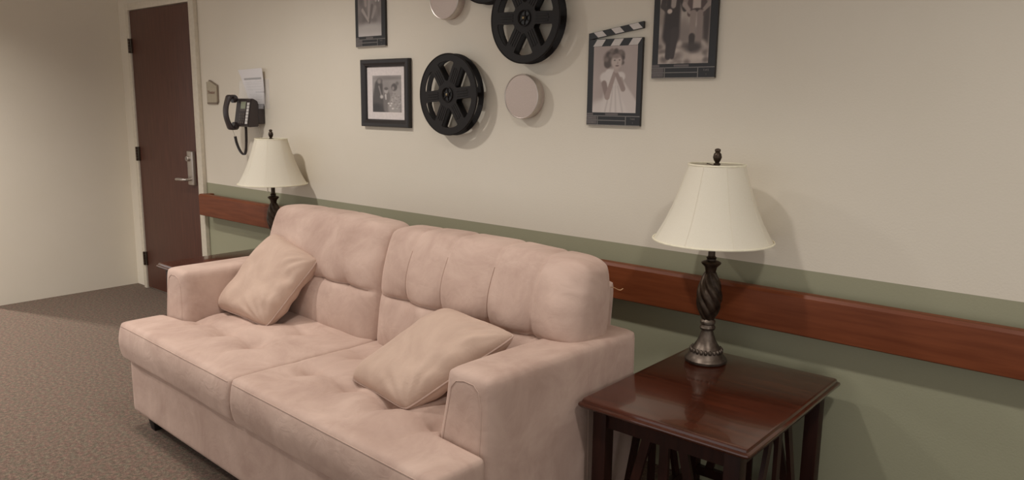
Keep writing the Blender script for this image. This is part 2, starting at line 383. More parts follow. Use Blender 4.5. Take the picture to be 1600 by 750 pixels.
# ------------------------------------------------------------------ sofa
SO = (2.912, -0.224); STH = -0.047; L = 2.104
def sofa():
    t = thing('sofa', 'blush beige microsuede two cushion sofa against the wall', 'sofa', (SO[0], SO[1], 0), STH)
    # base box
    V, F = soft_block((-0.014, -1.060, 0.080), (L+0.014, -0.16, 0.345), 0.02, lambda x, y, z: (y < -0.885) | ((x > 0.15) & (x < L-0.15)), 2); V[:, 1] += -0.006*np.cos(V[:, 0]*1.4)
    finish_soft('base', V, F, 'suede', t)
    # back frame
    V, F = soft_block((0.10, -0.30, 0.34), (L-0.10, -0.155, 0.885), 0.025, None, 4)
    V[:, 1] += 0.03*smoothstep(.5, .9, V[:, 2]); finish_soft('back_frame', V, F, 'suede', t)
    # arms
    for s in (0, 1):
        V, F = soft_block((-0.024, -0.895, 0.080), (0.20, -0.135, 0.728), 0.018, None, 7)
        V = V.copy(); inner = V[:, 0]/0.20; k = smoothstep(0.40, 0.72, V[:, 2])
        V[:, 0] -= 0.032*inner*k; V[:, 1] += 0.018*k*(V[:, 1] < -0.6)*smoothstep(-.6, -.85, V[:, 1])
        V[:, 0] += 0.004*vnoise(V, 9, 3+s); V[:, 2] += 0.004*vnoise(V, 7, 5+s)*(V[:, 2] > .6)
        Fs = F
        if s: V[:, 0] = L-0.014-V[:, 0]; Fs = F[:, ::-1]
        a = finish_soft('arm', V, Fs, 'suede', t)
        sx = (lambda x: L-x) if s else (lambda x: x)
        path = [(0.012, 0.30), (0.008, 0.45), (0.008, 0.56), (0.012, 0.64), (0.024, 0.684), (0.045, 0.699), (0.085, 0.701), (0.118, 0.694), (0.138, 0.672), (0.146, 0.62), (0.158, 0.55), (0.168, 0.46)]
        pp = []
        for (x0, q0), (x1, q1) in zip(path, path[1:]):
            for m in range(4): pp.append((x0+(x1-x0)*m/4, q0+(q1-q0)*m/4))
        off = 0.014 if s else 0.0
        seam_on('seam', V, Fs, [((sx(x)-off, -2, q), (0, 1, 0)) for x, q in pp], a, 0.0014, 'piping')
        seam_on('seam', V, Fs, [((3 if s else -1, -0.42, 0.09+0.60*m/30), (-1 if s else 1, 0, 0)) for m in range(31)], a, 0.0012, 'piping')
    # legs (tapered blocks)
    for u in (0.085, L-0.085):
        for v in (-1.00, -0.22):
            bm = box_bm(u-0.034, u+0.034, v-0.034, v+0.034, 0.0, 0.095, 0.002)
            for w in bm.verts:
                if w.co.z < 0.05: w.co.x = u+(w.co.x-u)*0.62; w.co.y = v+(w.co.y-v)*0.62
            bm_obj('leg', bm, 'black_leg', t, True, 40)
    # seat cushions (T shaped)
    z0, z1 = 0.338, 0.512; mid = 1.02; ye = -1.095; yf = -0.898; yb = -0.30; ai = 0.197
    def seat(side):
        if side == 0: lo, hi = (-0.018, ye, z0), (mid-0.001, yb, z1); ins = lambda x, y, z: (x > ai) | (y < yf)
        else: lo, hi = (mid+0.001, ye, z0), (L+0.018, yb, z1); ins = lambda x, y, z: (x < L-ai) | (y < yf)
        V, F = soft_block(lo, hi, 0.0125, ins, 6)
        x, y, z = V.T.copy(); top = smoothstep(z0+0.07, z1-0.015, z)
        tu = [0.26, 0.49, 0.72] if side == 0 else [1.145, 1.387, 1.61, 1.84]
        dz = np.zeros(len(V))
        xm = (x-lo[0])/(hi[0]-lo[0])
        dz += 0.016*np.clip(np.sin(PI*np.clip(xm, 0, 1)), 0, 1)**.6*smoothstep(ye, ye+.2, y)
        for row, amp in ((-0.845, 1.0), (-0.60, 0.9)):
            for a in tu:
                d2 = (x-a)**2+(y-row)**2; dz -= amp*(0.022*np.exp(-d2/(2*.042**2))+0.014*np.exp(-d2/(2*.014**2)))
            x0, x1 = min(tu)-.10, max(tu)+.10
            span = smoothstep(x0-.05, x0+.05, x)*(1-smoothstep(x1-.05, x1+.05, x))
            dz -= amp*0.009*span*np.exp(-np.abs(y-row)/.022)
        for a in tu:      # valleys running forward from the tufts
            fade = smoothstep(ye+.02, ye+.13, y)*(1-smoothstep(-.86, -.80, y))
            aa = a+0.02*np.sin((y+1)*9)
            dz -= 0.0115*fade*np.exp(-np.abs(x-aa)/.026)
            fade2 = smoothstep(-.86, -.80, y)*(1-smoothstep(-.64, -.58, y)); dz -= 0.009*fade2*np.exp(-np.abs(x-a)/.024)
        dz += 0.004*vnoise(V, 11, 20+side, 3)
        V[:, 2] += dz*top
        # puffed front face, cushion sinks toward the outer front ear
        fr = np.clip((z-z0)/(z1-z0), 0, 1); V[:, 1] -= 0.014*np.sin(PI*fr)*(1-smoothstep(ye, ye+.08, y)) + 0.004*vnoise(V, 13, 31+side)*(1-smoothstep(ye, ye+.08, y))
        e = (1-smoothstep(0, .30, x)) if side == 0 else smoothstep(L-.30, L, x)
        V[:, 2] -= (0.004 if side == 0 else 0.002)*e*top
        c = finish_soft('seat_cushion', V, F, 'suede', t)
        w0, w1 = lo[0]+.02, hi[0]-.02
        seam_on('seam', V, F, [((w0+(w1-w0)*m/70, ye-.5, z1+.5-.022), (0, 1, -1)) for m in range(71)], c, 0.0016, 'piping')
    seat(0); seat(1)
    # back cushions
    def back(side):
        lo, hi = ((0.105, -0.495, 0.478), (1.030, -0.245, 0.985)) if side == 0 else ((1.014, -0.495, 0.478), (2.062, -0.245, 0.985))
        V, F = soft_block(lo, hi, 0.0095, None, 46)
        x, y, z = V.T.copy(); zc = (z-lo[2])/(hi[2]-lo[2]); xc = (x-lo[0])/(hi[0]-lo[0])
        front = 1-smoothstep(lo[1]+.01, lo[1]+.11, y)
        tu = [0.40, 0.642, 0.822] if side == 0 else [1.225, 1.434, 1.68, 1.88]
        row = 0.715
        dy = np.zeros(len(V))
        dy -= 0.030*(np.clip(np.sin(PI*np.clip(xc, 0, 1)), 0, 1)**.5)*(np.sin(PI*np.clip(zc, 0, 1))**.6)      # bulge
        span = smoothstep(lo[0]+.0, lo[0]+.06, x)*(1-smoothstep(hi[0]-.06, hi[0]-.0, x))
        dy += 0.010*span*np.exp(-np.abs(z-row)/.030)+0.012*span*np.exp(-np.abs(z-row)/.008)
        for a in tu:
            d2 = (x-a)**2+(z-row)**2; dy += 0.018*np.exp(-d2/(2*.050**2))+0.008*np.exp(-d2/(2*.014**2))
            up = smoothstep(row-.01, row+.03, z)
            dy += (0.009 if side else 0.003)*up*np.exp(-((x-a)/.012)**2)
            dn = 1-smoothstep(row-.10, row, z); dy += 0.002*dn*np.exp(-np.abs(x-a)/.02)
        dy += 0.004*vnoise(V, 12, 40+side, 3)
        V[:, 1] += dy*front
        topm = smoothstep(0.86, 0.955, z)
        for a in tu: V[:, 2] -= (0.008 if side else 0.003)*topm*np.exp(-((x-a)/.012)**2)
        V[:, 2] += topm*(0.014*np.sin(PI*np.clip(xc, 0, 1))+0.004*vnoise(V, 14, 44+side))
        # gathered corners / puckers near the outer ends
        endm = smoothstep(.86, 1.0, xc) if side else (1-smoothstep(0, .12, xc))
        
        if side:
            for zz, sl, am in ((0.905, 0.35, .006), (0.865, 0.15, .005), (0.815, -0.2, .005), (0.60, 0.3, .004), (0.55, -0.3, .004)):
                V[:, 1] += am*endm*np.exp(-np.abs(z-zz-sl*(hi[0]-x))/.010)*front
        # rounder pillow profile: draw the top edge and the ends in toward the core
        yc = -0.36; kt = np.clip((zc-.55)/.45, 0, 1)**2; ke = np.clip((np.abs(xc-.5)-.40)/.10, 0, 1)**2
        V[:, 1] = yc+(V[:, 1]-yc)*(1-0.38*kt)*(1-0.30*ke)
        V[:, 2] = 0.72+(V[:, 2]-0.72)*(1-0.06*ke)
        V[:, 1] -= 0.015*kt
        # recline
        V[:, 1] += 0.075*np.clip(zc, 0, 1.1)
        c = finish_soft('back_cushion', V, F, 'suede', t)
        x0, x1 = lo[0]+.05, hi[0]-.06
        seam_on('seam', V, F, [((x0+(x1-x0)*m/80, -2, row), (0, 1, 0)) for m in range(81)], c, 0.0015)
        if side:
            for a in tu[:3]:
                seam_on('seam', V, F, [((a, -0.36-1.2*math.cos(g), 0.74+1.2*math.sin(g)), (0, math.cos(g), -math.sin(g))) for g in [0.0+1.25*m/30 for m in range(31)]], c, 0.0013)
        return c
    back(0); rc = back(1)
    tube('loose_thread', [(2.028, -0.20, 0.872), (2.045, -0.205, 0.874), (2.06, -0.20, 0.868), (2.073, -0.205, 0.870), (2.079, -0.2, 0.876)], 0.0014, 'thread', t, 5)
    return t
sofa()

# throw pillows: bilinear patch between four corners (sofa frame), puffed both ways
def pillow(label, C, thick, seed, flop=0.0):
    c, d = math.cos(STH), math.sin(STH)
    W = [np.array((SO[0]+c*p[0]-d*p[1], SO[1]+d*p[0]+c*p[1], p[2])) for p in C]
    cen = sum(W)/4
    t = thing('throw_pillow', label, 'pillow', tuple(cen), 0, 'throw pillows on the sofa')
    P00, P10, P11, P01 = [w-cen for w in W]
    nrm = np.cross(P10-P00, P01-P00); nrm /= np.linalg.norm(nrm)
    n = 44; s = np.sin(np.linspace(-PI/2, PI/2, n)); s = 0.55*s+0.45*np.linspace(-1, 1, n)
    S, T = np.meshgrid(s, s, indexing='ij')
    def surf(sgn):
        e = 0.03
        cp = 1-0.05*(S*S*T*T)**3
        s2 = S*(1-e*(1-T**2))*cp; t2 = T*(1-e*(1-S**2))*cp
        a, b = (s2+1)/2, (t2+1)/2
        P = ((1-a)*(1-b))[..., None]*P00+(a*(1-b))[..., None]*P10+(a*b)[..., None]*P11+((1-a)*b)[..., None]*P01
        th = thick/2*np.clip((1-S**4)*(1-T**4), 0, 1)**0.5
        Q = np.stack([S*3, T*3, S*0+seed], -1).reshape(-1, 3)
        w = vnoise(Q, 1.6, seed, 3).reshape(S.shape)*0.012
        # pinch folds radiating from corners and edges
        edge = np.clip((1-S**2)*(1-T**2), 0, 1)
        fold = 0.010*np.sin(9*np.arctan2(T-1.05, S-1.05)*2)*np.exp(-((S-1)**2+(T-1)**2)/.35)+0.010*np.sin(22*np.arctan2(T+1.05, S-1.05))*np.exp(-((S-1)**2+(T+1)**2)/.5)
        fold += 0.006*np.sin(14*T+2*S)*np.exp(-((S-1)**2)/.12)
        th = th+(w+fold)*np.minimum(1, edge*3.2)
        return P+sgn*th[..., None]*nrm
    A = surf(1).reshape(-1, 3); B = surf(-1).reshape(-1, 3)
    fs = []
    for i in range(n-1):
        for j in range(n-1):
            q = (i*n+j, (i+1)*n+j, (i+1)*n+j+1, i*n+j+1); fs.append(q); fs.append(tuple(n*n+k for k in q[::-1]))
    me_v = np.concatenate([A, B])
    bm = bmesh.new(); vv = [bm.verts.new(p) for p in me_v]
    for f in fs: bm.faces.new([vv[k] for k in f])
    bmesh.ops.remove_doubles(bm, verts=bm.verts[:], dist=1e-5)
    bm_obj('pillow_body', bm, 'pillow', t, True)
    ring = [i*n for i in range(n)]+[(n-1)*n+j for j in range(1, n)]+[i*n+n-1 for i in range(n-2, -1, -1)]+[j for j in range(n-2, 0, -1)]
    tube('seam_welt', [A[k] for k in ring], 0.0035, 'piping', t, 6, True)
    return t
pillow('square beige throw pillow leaning in the far arm corner', [(0.150, -0.72, 0.535), (0.57, -0.70, 0.520), (0.63, -0.46, 0.800), (0.245, -0.45, 0.875)], 0.16, 11)
pillow('square beige throw pillow slumped by the near arm', [(1.34, -0.81, 0.518), (1.715, -0.86, 0.520), (1.915, -0.55, 0.750), (1.51, -0.49, 0.750)], 0.155, 23)

# ------------------------------------------------------------------ end tables
def end_table():
    t = thing('end_table', 'dark mahogany end table at the near end of the sofa, nearest the camera', 'table', (5.297, -0.442, 0), 0, 'matching end tables')
    w, d, H = 0.568, 0.764, 0.577
    hw, hd = w/2, d/2
    # stepped moulded top
    top = bmesh.new()
    prof = [(0.0, H), (-0.0, H)]
    rings = [(0.014, H), (0.010, H-0.0015), (0.008, H-0.006), (0.0075, H-0.010), (0.004, H-0.0115), (0.0, H-0.014), (-0.001, H-0.018), (0.0005, H-0.023), (0.005, H-0.027), (0.018, H-0.028)]
    vs, fs = [], []
    for ins, z in rings:
        a, b = hw-ins, hd-ins; c = 0.012
        loop = [(-a+c, -b), (a-c, -b), (a-c*.3, -b+c*.3), (a, -b+c), (a, b-c), (a-c*.3, b-c*.3), (a-c, b), (-a+c, b), (-a+c*.3, b-c*.3), (-a, b-c), (-a, -b+c), (-a+c*.3, -b+c*.3)]
        vs += [(x, y, z) for x, y in loop]
    n = 12
    for j in range(len(rings)-1):
        for i in range(n): k = (i+1) % n; fs.append((j*n+i, (j+1)*n+i, (j+1)*n+k, j*n+k))
    fs.append(tuple(range(n))); fs.append(tuple((len(rings)-1)*n+i for i in range(n-1, -1, -1)))
    top.free()
    mesh_obj('tabletop', vs, fs, 'tablewood', t, True, 30)
    lx, ly, s = hw-0.062, hd-0.062, 0.024
    for sx in (-1, 1):
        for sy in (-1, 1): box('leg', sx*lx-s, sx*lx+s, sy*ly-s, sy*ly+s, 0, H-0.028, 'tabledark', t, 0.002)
    z0 = H-0.028-0.062
    for sy in (-1, 1):
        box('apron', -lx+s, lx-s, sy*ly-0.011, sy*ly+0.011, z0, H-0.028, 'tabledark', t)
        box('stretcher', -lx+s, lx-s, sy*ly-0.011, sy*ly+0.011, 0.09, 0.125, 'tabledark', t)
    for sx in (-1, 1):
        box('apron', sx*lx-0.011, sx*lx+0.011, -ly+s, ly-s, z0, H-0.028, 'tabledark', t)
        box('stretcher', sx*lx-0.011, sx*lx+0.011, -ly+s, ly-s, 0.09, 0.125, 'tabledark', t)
    # fan of splayed slats on every side
    def slat(a0, a1, const, axis):
        hwid = 0.015; th = 0.007; zb, zt = 0.125, z0
        vs = []
        for z, a in ((zb, a1), (zt, a0)):
            for da, dt in ((-hwid, -th), (hwid, -th), (hwid, th), (-hwid, th)):
                vs.append((a+da, const+dt, z) if axis == 0 else (const+dt, a+da, z))
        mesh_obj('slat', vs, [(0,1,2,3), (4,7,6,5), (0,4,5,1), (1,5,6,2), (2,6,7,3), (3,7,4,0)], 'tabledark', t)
    for sy in (-1, 1):
        for a0, a1 in ((-0.062, -0.150), (0, 0), (0.062, 0.150)): slat(a0, a1, sy*ly, 0)
    for sx in (-1, 1):
        for a0, a1 in ((-0.075, -0.190), (0, 0), (0.075, 0.190)): slat(a0, a1, sx*lx, 1)
    return t
tb = end_table()
dup(tb, (2.31, -0.385, 0), 'dark mahogany end table at the far end of the sofa, by the door')

# ------------------------------------------------------------------ table lamps
def table_lamp():
    t = thing('table_lamp', 'bronze twisted table lamp with ivory bell shade on the near end table', 'lamp', (5.145, -0.205, 0.5775), 0, 'matching bell shade lamps')
    lathe('base', [(0.068, 0), (0.074, 0.002), (0.075, 0.010), (0.071, 0.016), (0.066, 0.020), (0.063, 0.026), (0.060, 0.030), (0.054, 0.042), (0.052, 0.050), (0.048, 0.055), (0.040, 0.066), (0.031, 0.083), (0.025, 0.100), (0.021, 0.113), (0.020, 0.118)], 'pewter', t, 48)
    bm = bmesh.new()
    for k in range(22):
        a = 2*PI*k/22; r = bmesh.ops.create_icosphere(bm, subdivisions=1, radius=0.0075)
        for v in r['verts']: v.co = Vector((v.co.x, v.co.y, v.co.z*1.5))+Vector((0.054*math.cos(a), 0.054*math.sin(a), 0.043))
    bm_obj('bead_trim', bm, 'pewter', t, True)
    lathe('collar', [(0.018, 0.116), (0.026, 0.120), (0.028, 0.127), (0.024, 0.134), (0.023, 0.138), (0.027, 0.143), (0.027, 0.150), (0.022, 0.156), (0.019, 0.160)], 'pewter', t, 32, rad_fn=lambda a, h: 1+0.03*math.cos(20*a))
    prof = []
    for i in range(60):
        q = i/59; h = 0.156+q*(0.330-0.156)
        r = 0.020+0.0235*math.sin(PI*min(1, q*1.0)**0.92)**0.9 if 0 < q < 1 else 0.020
        prof.append((r, h))
    lathe('twisted_stem', prof, 'bronze', t, 96, rad_fn=lambda a, h: 1+0.17*(abs(math.cos(3.5*(a+(h-0.156)*16.0)))-0.6))
    lathe('neck', [(0.018, 0.328), (0.019, 0.338), (0.022, 0.350), (0.034, 0.362), (0.035, 0.367), (0.028, 0.371), (0.017, 0.374), (0.016, 0.380), (0.019, 0.384), (0.014, 0.388), (0.0125, 0.392), (0.0125, 0.455), (0.016, 0.457), (0.016, 0.50), (0.006, 0.505)], 'bronze', t, 32)
    for s in (-1, 1):
        tube('harp_arm', [(s*0.012, 0, 0.45), (s*0.045, 0, 0.50), (s*0.052, 0, 0.58), (s*0.035, 0, 0.67), (0, 0, 0.709)], 0.002, 'bronze', t, 6)
    # bell shade, eight soft panels
    sp = [(0.0, 0.209), (0.010, 0.2025), (0.03, 0.191), (0.065, 0.172), (0.11, 0.1515), (0.155, 0.1345), (0.20, 0.119), (0.245, 0.1045), (0.267, 0.0975)]
    n = 96; vs, fs = [], []
    for off in (0, 0.0025):
        for h, r in sp:
            for i in range(n):
                a = 2*PI*i/n; pan = (a*8/(2*PI)) % 1; rr = (r-off)*(1-0.013*math.sin(PI*pan))
                vs.append((rr*math.cos(a), rr*math.sin(a), 0.448+h))
    m = len(sp)
    for o in (0, 1):
        for j in range(m-1):
            for i in range(n):
                k = (i+1) % n; q = (o*m*n+j*n+i, o*m*n+j*n+k, o*m*n+(j+1)*n+k, o*m*n+(j+1)*n+i); fs.append(q if o == 0 else q[::-1])
    for j in (0, m-1):
        for i in range(n):
            k = (i+1) % n; q = (j*n+i, j*n+k, m*n+j*n+k, m*n+j*n+i); fs.append(q[::-1] if j == 0 else q)
    sh = mesh_obj('shade', vs, fs, 'shade', t, True, 60)
    for j, rr in ((0, 0.2095), (m-1, 0.0970)):
        tube('shade_trim', [(rr*math.cos(2*PI*i/48), rr*math.sin(2*PI*i/48), 0.448+sp[j][0]) for i in range(48)], 0.0035, 'shadetrim', sh, 6, True)
    for k in range(8):
        a = 2*PI*k/8; tube('shade_seam', [((r+0.0005)*math.cos(a), (r+0.0005)*math.sin(a), 0.448+h) for h, r in sp], 0.0007, 'shade', sh, 5)
    for k in range(3):
        a = 2*PI*k/3+0.3; tube('spider_arm', [(0, 0, 0.709), (0.094*math.cos(a), 0.094*math.sin(a), 0.712)], 0.0018, 'bronze', sh, 5)
    lathe('finial', [(0.006, 0.708), (0.012, 0.714), (0.012, 0.718), (0.007, 0.722), (0.012, 0.730), (0.0155, 0.740), (0.013, 0.752), (0.008, 0.758), (0.0105, 0.762), (0.010, 0.768), (0.004, 0.771)], 'bronze', t, 24)
    return t
lp = table_lamp()
l2 = dup(lp, (2.355, -0.198, 0.5775), 'bronze twisted table lamp with ivory bell shade on the far end table by the phone'); l2.scale = (0.94, 0.94, 0.975)

# ------------------------------------------------------------------ wall decor: film reels and cans
def reel_holes(R, spokes=6, hw=0.031, r_in=0.060, r_out=0.152):
    holes = []
    for k in range(spokes):
        mid = 2*PI*(k+.5)/spokes; half = PI/spokes
        # wedge between two spokes: lines offset hw from each spoke axis
        pts = []
        apex_r = hw/math.sin(half)
        apex = max(apex_r, r_in)
        def on_line(r, sg): # point at radius r on the spoke side line
            ang = half-math.asin(min(1, hw/r)); return (r*math.cos(mid+sg*ang), r*math.sin(mid+sg*ang))
        rs = [apex+0.010, apex+0.03, r_out-0.016]
        ca, sa = math.cos(mid), math.sin(mid)
        for r in rs[::-1]: pts.append(on_line(r, 1))
        pts.append((0.5*sum(on_line(rs[0], s)[0] for s in (1, -1))-ca*0.004, 0.5*sum(on_line(rs[0], s)[1] for s in (1, -1))-sa*0.004))
        for r in rs: pts.append(on_line(r, -1))
        q = on_line(r_out-0.004, -1); pts.append((q[0]+sa*(-0.0)+ca*0, q[1]))
        ang = half-math.asin(hw/r_out)
        for j in range(7):
            a = -ang*0.80+2*ang*0.80*j/6; pts.append((r_out*math.cos(mid+a), r_out*math.sin(mid+a)))
        pts.append(on_line(r_out-0.004, 1))
        holes.append(pts)
    return holes
def film_reel():
    t = thing('film_reel', 'black six spoke film reel above the round can, its hub fully in view', 'film reel', (0, 0, 0), 0, 'film reels on the wall')
    R = 0.1925
    ring = [(R*math.cos(2*PI*i/72), R*math.sin(2*PI*i/72)) for i in range(72)]
    hl = reel_holes(R, hw=0.0255, r_in=0.058, r_out=0.158); hb = reel_holes(R, hw=0.021, r_in=0.05, r_out=0.163); cr = [(0.030*math.cos(2*PI*i/32), 0.030*math.sin(2*PI*i/32)) for i in range(32)]
    f = plate('front_flange', ring, hl+[cr], -0.078, 0.005, 'reel', t, 0.0012)
    b = plate('back_flange', ring, hb, -0.034, 0.004, 'reel', t, 0.001)
    # embossed ribs on the spokes
    for k in range(6):
        a = 2*PI*k/6; bm = bmesh.new()
        for off in (-0.012, 0, 0.012):
            box_bm(0.062, 0.135-abs(off)*.3, -0.0800, -0.0775, off-0.0042, off+0.0042, 0.001, 1, bm)
        for v in bm.verts: x, z = v.co.x, v.co.z; v.co.x = x*math.cos(a)-z*math.sin(a); v.co.z = x*math.sin(a)+z*math.cos(a)
        bm_obj('spoke_rib', bm, 'reel', f, True, 40)
    tube('rim_bead', [(0.190*math.cos(2*PI*i/72), -0.078, 0.190*math.sin(2*PI*i/72)) for i in range(72)], 0.0022, 'reel', f, 6, True)
    lathe('hub', [(0.046, 0.034), (0.046, 0.074)], 'reelhub', t, 40, 'Y')
    lathe('hub_ring', [(0.036, 0.075), (0.036, 0.0835), (0.033, 0.084), (0.030, 0.080), (0.029, 0.0745)], 'reel', t, 40, 'Y', cap=False)
    hc = lathe('hub_core', [(0.013, 0.074), (0.012, 0.081), (0.009, 0.083)], 'reel', t, 24, 'Y')
    for k in range(6):
        a = 2*PI*(k+.5)/6; bm = box_bm(0.012, 0.030, -0.078, -0.0741, -0.002, 0.002)
        for v in bm.verts: x, z = v.co.x, v.co.z; v.co.x = x*math.cos(a)-z*math.sin(a); v.co.z = x*math.sin(a)+z*math.cos(a)
        bm_obj('hub_web', bm, 'reel', t)
    lathe('screw', [(0.0055, 0.083), (0.0055, 0.086), (0.003, 0.0875)], 'brass', t, 12, 'Y')
    lathe('wall_mount', [(0.024, 0.0005), (0.024, 0.0341)], 'reelhub', t, 20, 'Y')
    return t
rl = film_reel(); rl.location = (4.155, 0, 1.858); rl.rotation_euler = (0, math.radians(2), 0)
r2 = dup(rl, (3.686, 0, 1.532), 'black six spoke film reel right of the framed photo'); r2['label'] = 'black six spoke film reel right of the framed black picture'
r2.rotation_euler = (0, math.radians(-5), 0)
r3 = dup(rl, (3.905, 0.004, 2.125), 'black film reel mostly cut off by the top edge, partly behind another reel'); r3.rotation_euler = (0, math.radians(20), 0); r3.location = (3.90, 0.026, 2.130)
for ch in r3.children:
    if ch.name.startswith('wall_mount'): bpy.data.objects.remove(ch); break

def film_can():
    t = thing('film_can', 'round silver film can below the large reel', 'film can', (4.12, 0, 1.525), 0, 'film cans on the wall')
    lathe('can_body', [(0.092, 0.0005), (0.0945, 0.003), (0.0945, 0.034)], 'canface', t, 64, 'Y')
    lid = lathe('lid_rim', [(0.0965, 0.022), (0.0985, 0.023), (0.0985, 0.048), (0.0975, 0.0505), (0.0955, 0.0515), (0.0935, 0.0510), (0.0925, 0.0490)], 'canrim', t, 64, 'Y', cap=False)
    lathe('lid_face', [(0.0926, 0.0470), (0.0926, 0.0492), (0.090, 0.0496)], 'canface', t, 64, 'Y')
    return t
cn = film_can()
dup(cn, (3.635, 0, 1.982), 'round silver film can cut off by the top edge')

# ------------------------------------------------------------------ prints
def print_grid(name, x0, x1, z0, z1, y, nx, ny, painter, parent):
    xs = np.linspace(0, 1, nx+1); zs = np.linspace(0, 1, ny+1); S, T = np.meshgrid(xs, zs)   # T=0 bottom
    rgb = painter(S, T); g = rgb.mean(-1, keepdims=True)*np.array([1.03, 1.0, 0.975]); rgb = rgb*0.6+g*0.4
    vs = [(x0+s*(x1-x0), y, z0+t*(z1-z0)) for s, t in zip(S.ravel(), T.ravel())]
    fs = [(j*(nx+1)+i, j*(nx+1)+i+1, (j+1)*(nx+1)+i+1, (j+1)*(nx+1)+i) for j in range(ny) for i in range(nx)]
    o = mesh_obj(name, vs, fs, 'print', parent)
    ca = o.data.color_attributes.new('Col', 'FLOAT_COLOR', 'POINT')
    c = np.ones((len(vs), 4), np.float32); v = np.clip(rgb.reshape(-1, 3), 0, 255)/255; c[:, :3] = np.where(v <= .04045, v/12.92, ((v+.055)/1.055)**2.4)
    ca.data.foreach_set('color', c.ravel())
    return o
def canvas(S, col): return np.ones(S.shape+(3,))*np.array(col, float)
def blob(img, S, T, cx, cy, rx, ry, col, rot=0, soft=0.25, asp=1.0, op=1.0):
    dx, dy = (S-cx), (T-cy)*asp; c, s = math.cos(rot), math.sin(rot)
    d = np.sqrt(((c*dx+s*dy)/rx)**2+((-s*dx+c*dy)/(ry*asp))**2)
    a = op*(1-smoothstep(1-soft, 1+soft, d)); img[:] = img*(1-a[..., None])+a[..., None]*np.array(col, float)
def limb(img, S, T, p, q, r0, r1, col, asp, soft=0.25, op=1.0):
    ax, ay = p; bx, by = q; ay *= asp; by *= asp; X, Y = S, T*asp
    L2 = (bx-ax)**2+(by-ay)**2; u = np.clip(((X-ax)*(bx-ax)+(Y-ay)*(by-ay))/L2, 0, 1)
    d = np.hypot(X-(ax+u*(bx-ax)), Y-(ay+u*(by-ay)))/(r0+u*(r1-r0))
    a = op*(1-smoothstep(1-soft, 1+soft, d)); img[:] = img*(1-a[..., None])+a[..., None]*np.array(col, float)
def gnoise(S, T, f, seed):
    P = np.stack([S.ravel(), T.ravel(), S.ravel()*0], -1); return vnoise(P, f, seed, 3).reshape(S.shape)

def paint_child(S, T):
    asp = 1.27; im = canvas(S, (176, 154, 146)); im += (gnoise(S, T, 7, 3)*6)[..., None]; im += ((T-.5)*6)[..., None]
    b = lambda *a, **k: blob(im, S, T, *a, asp=asp, **k); l = lambda p, q, r0, r1, c, **k: limb(im, S, T, p, q, r0, r1, c, asp, **k)
    b(.5, .02, .62, .20, (206, 192, 184))                                   # full skirt
    l((.47, .56), (.50, .05), .13, .30, (212, 198, 190)); l((.56, .50), (.90, .12), .10, .13, (206, 190, 182))
    for x in (.30, .42, .55, .70): l((.5+(x-.5)*.4, .40), (x, .02), .012, .02, (188, 172, 165), soft=.6, op=.7)
    b(.29, .53, .13, .085, (214, 201, 193)); b(.64, .545, .10, .07, (214, 201, 193))     # puffed sleeves
    b(.37, .60, .09, .06, (216, 203, 196))
    l((.26, .44), (.34, .24), .060, .055, (150, 122, 113)); l((.34, .24), (.50, .60), .058, .04, (168, 140, 130)); l((.64, .50), (.70, .36), .05, .05, (176, 150, 140)); l((.70, .36), (.53, .60), .052, .04, (160, 133, 124))
    b(.53, .645, .055, .05, (186, 160, 150))                                # clasped hands
    b(.46, .82, .215, .125, (104, 84, 76)); b(.33, .74, .085, .07, (98, 79, 72)); b(.62, .86, .10, .08, (112, 92, 84))     # curls
    for k, (x, y) in enumerate([(.34, .88), (.42, .93), (.52, .93), (.62, .90), (.67, .82), (.30, .80), (.32, .72), (.40, .86), (.66, .75)]): b(x, y, .045, .032, (132, 110, 101) if k % 2 else (92, 74, 68), soft=.6)
    b(.535, .765, .125, .105, (196, 172, 161), rot=-.15); b(.52, .845, .09, .03, (150, 126, 117), soft=.6)
    b(.49, .785, .022, .009, (96, 74, 68)); b(.60, .79, .018, .008, (96, 74, 68)); b(.56, .745, .014, .016, (168, 142, 132), soft=.7); b(.55, .705, .038, .010, (118, 84, 78), soft=.6)
    return im
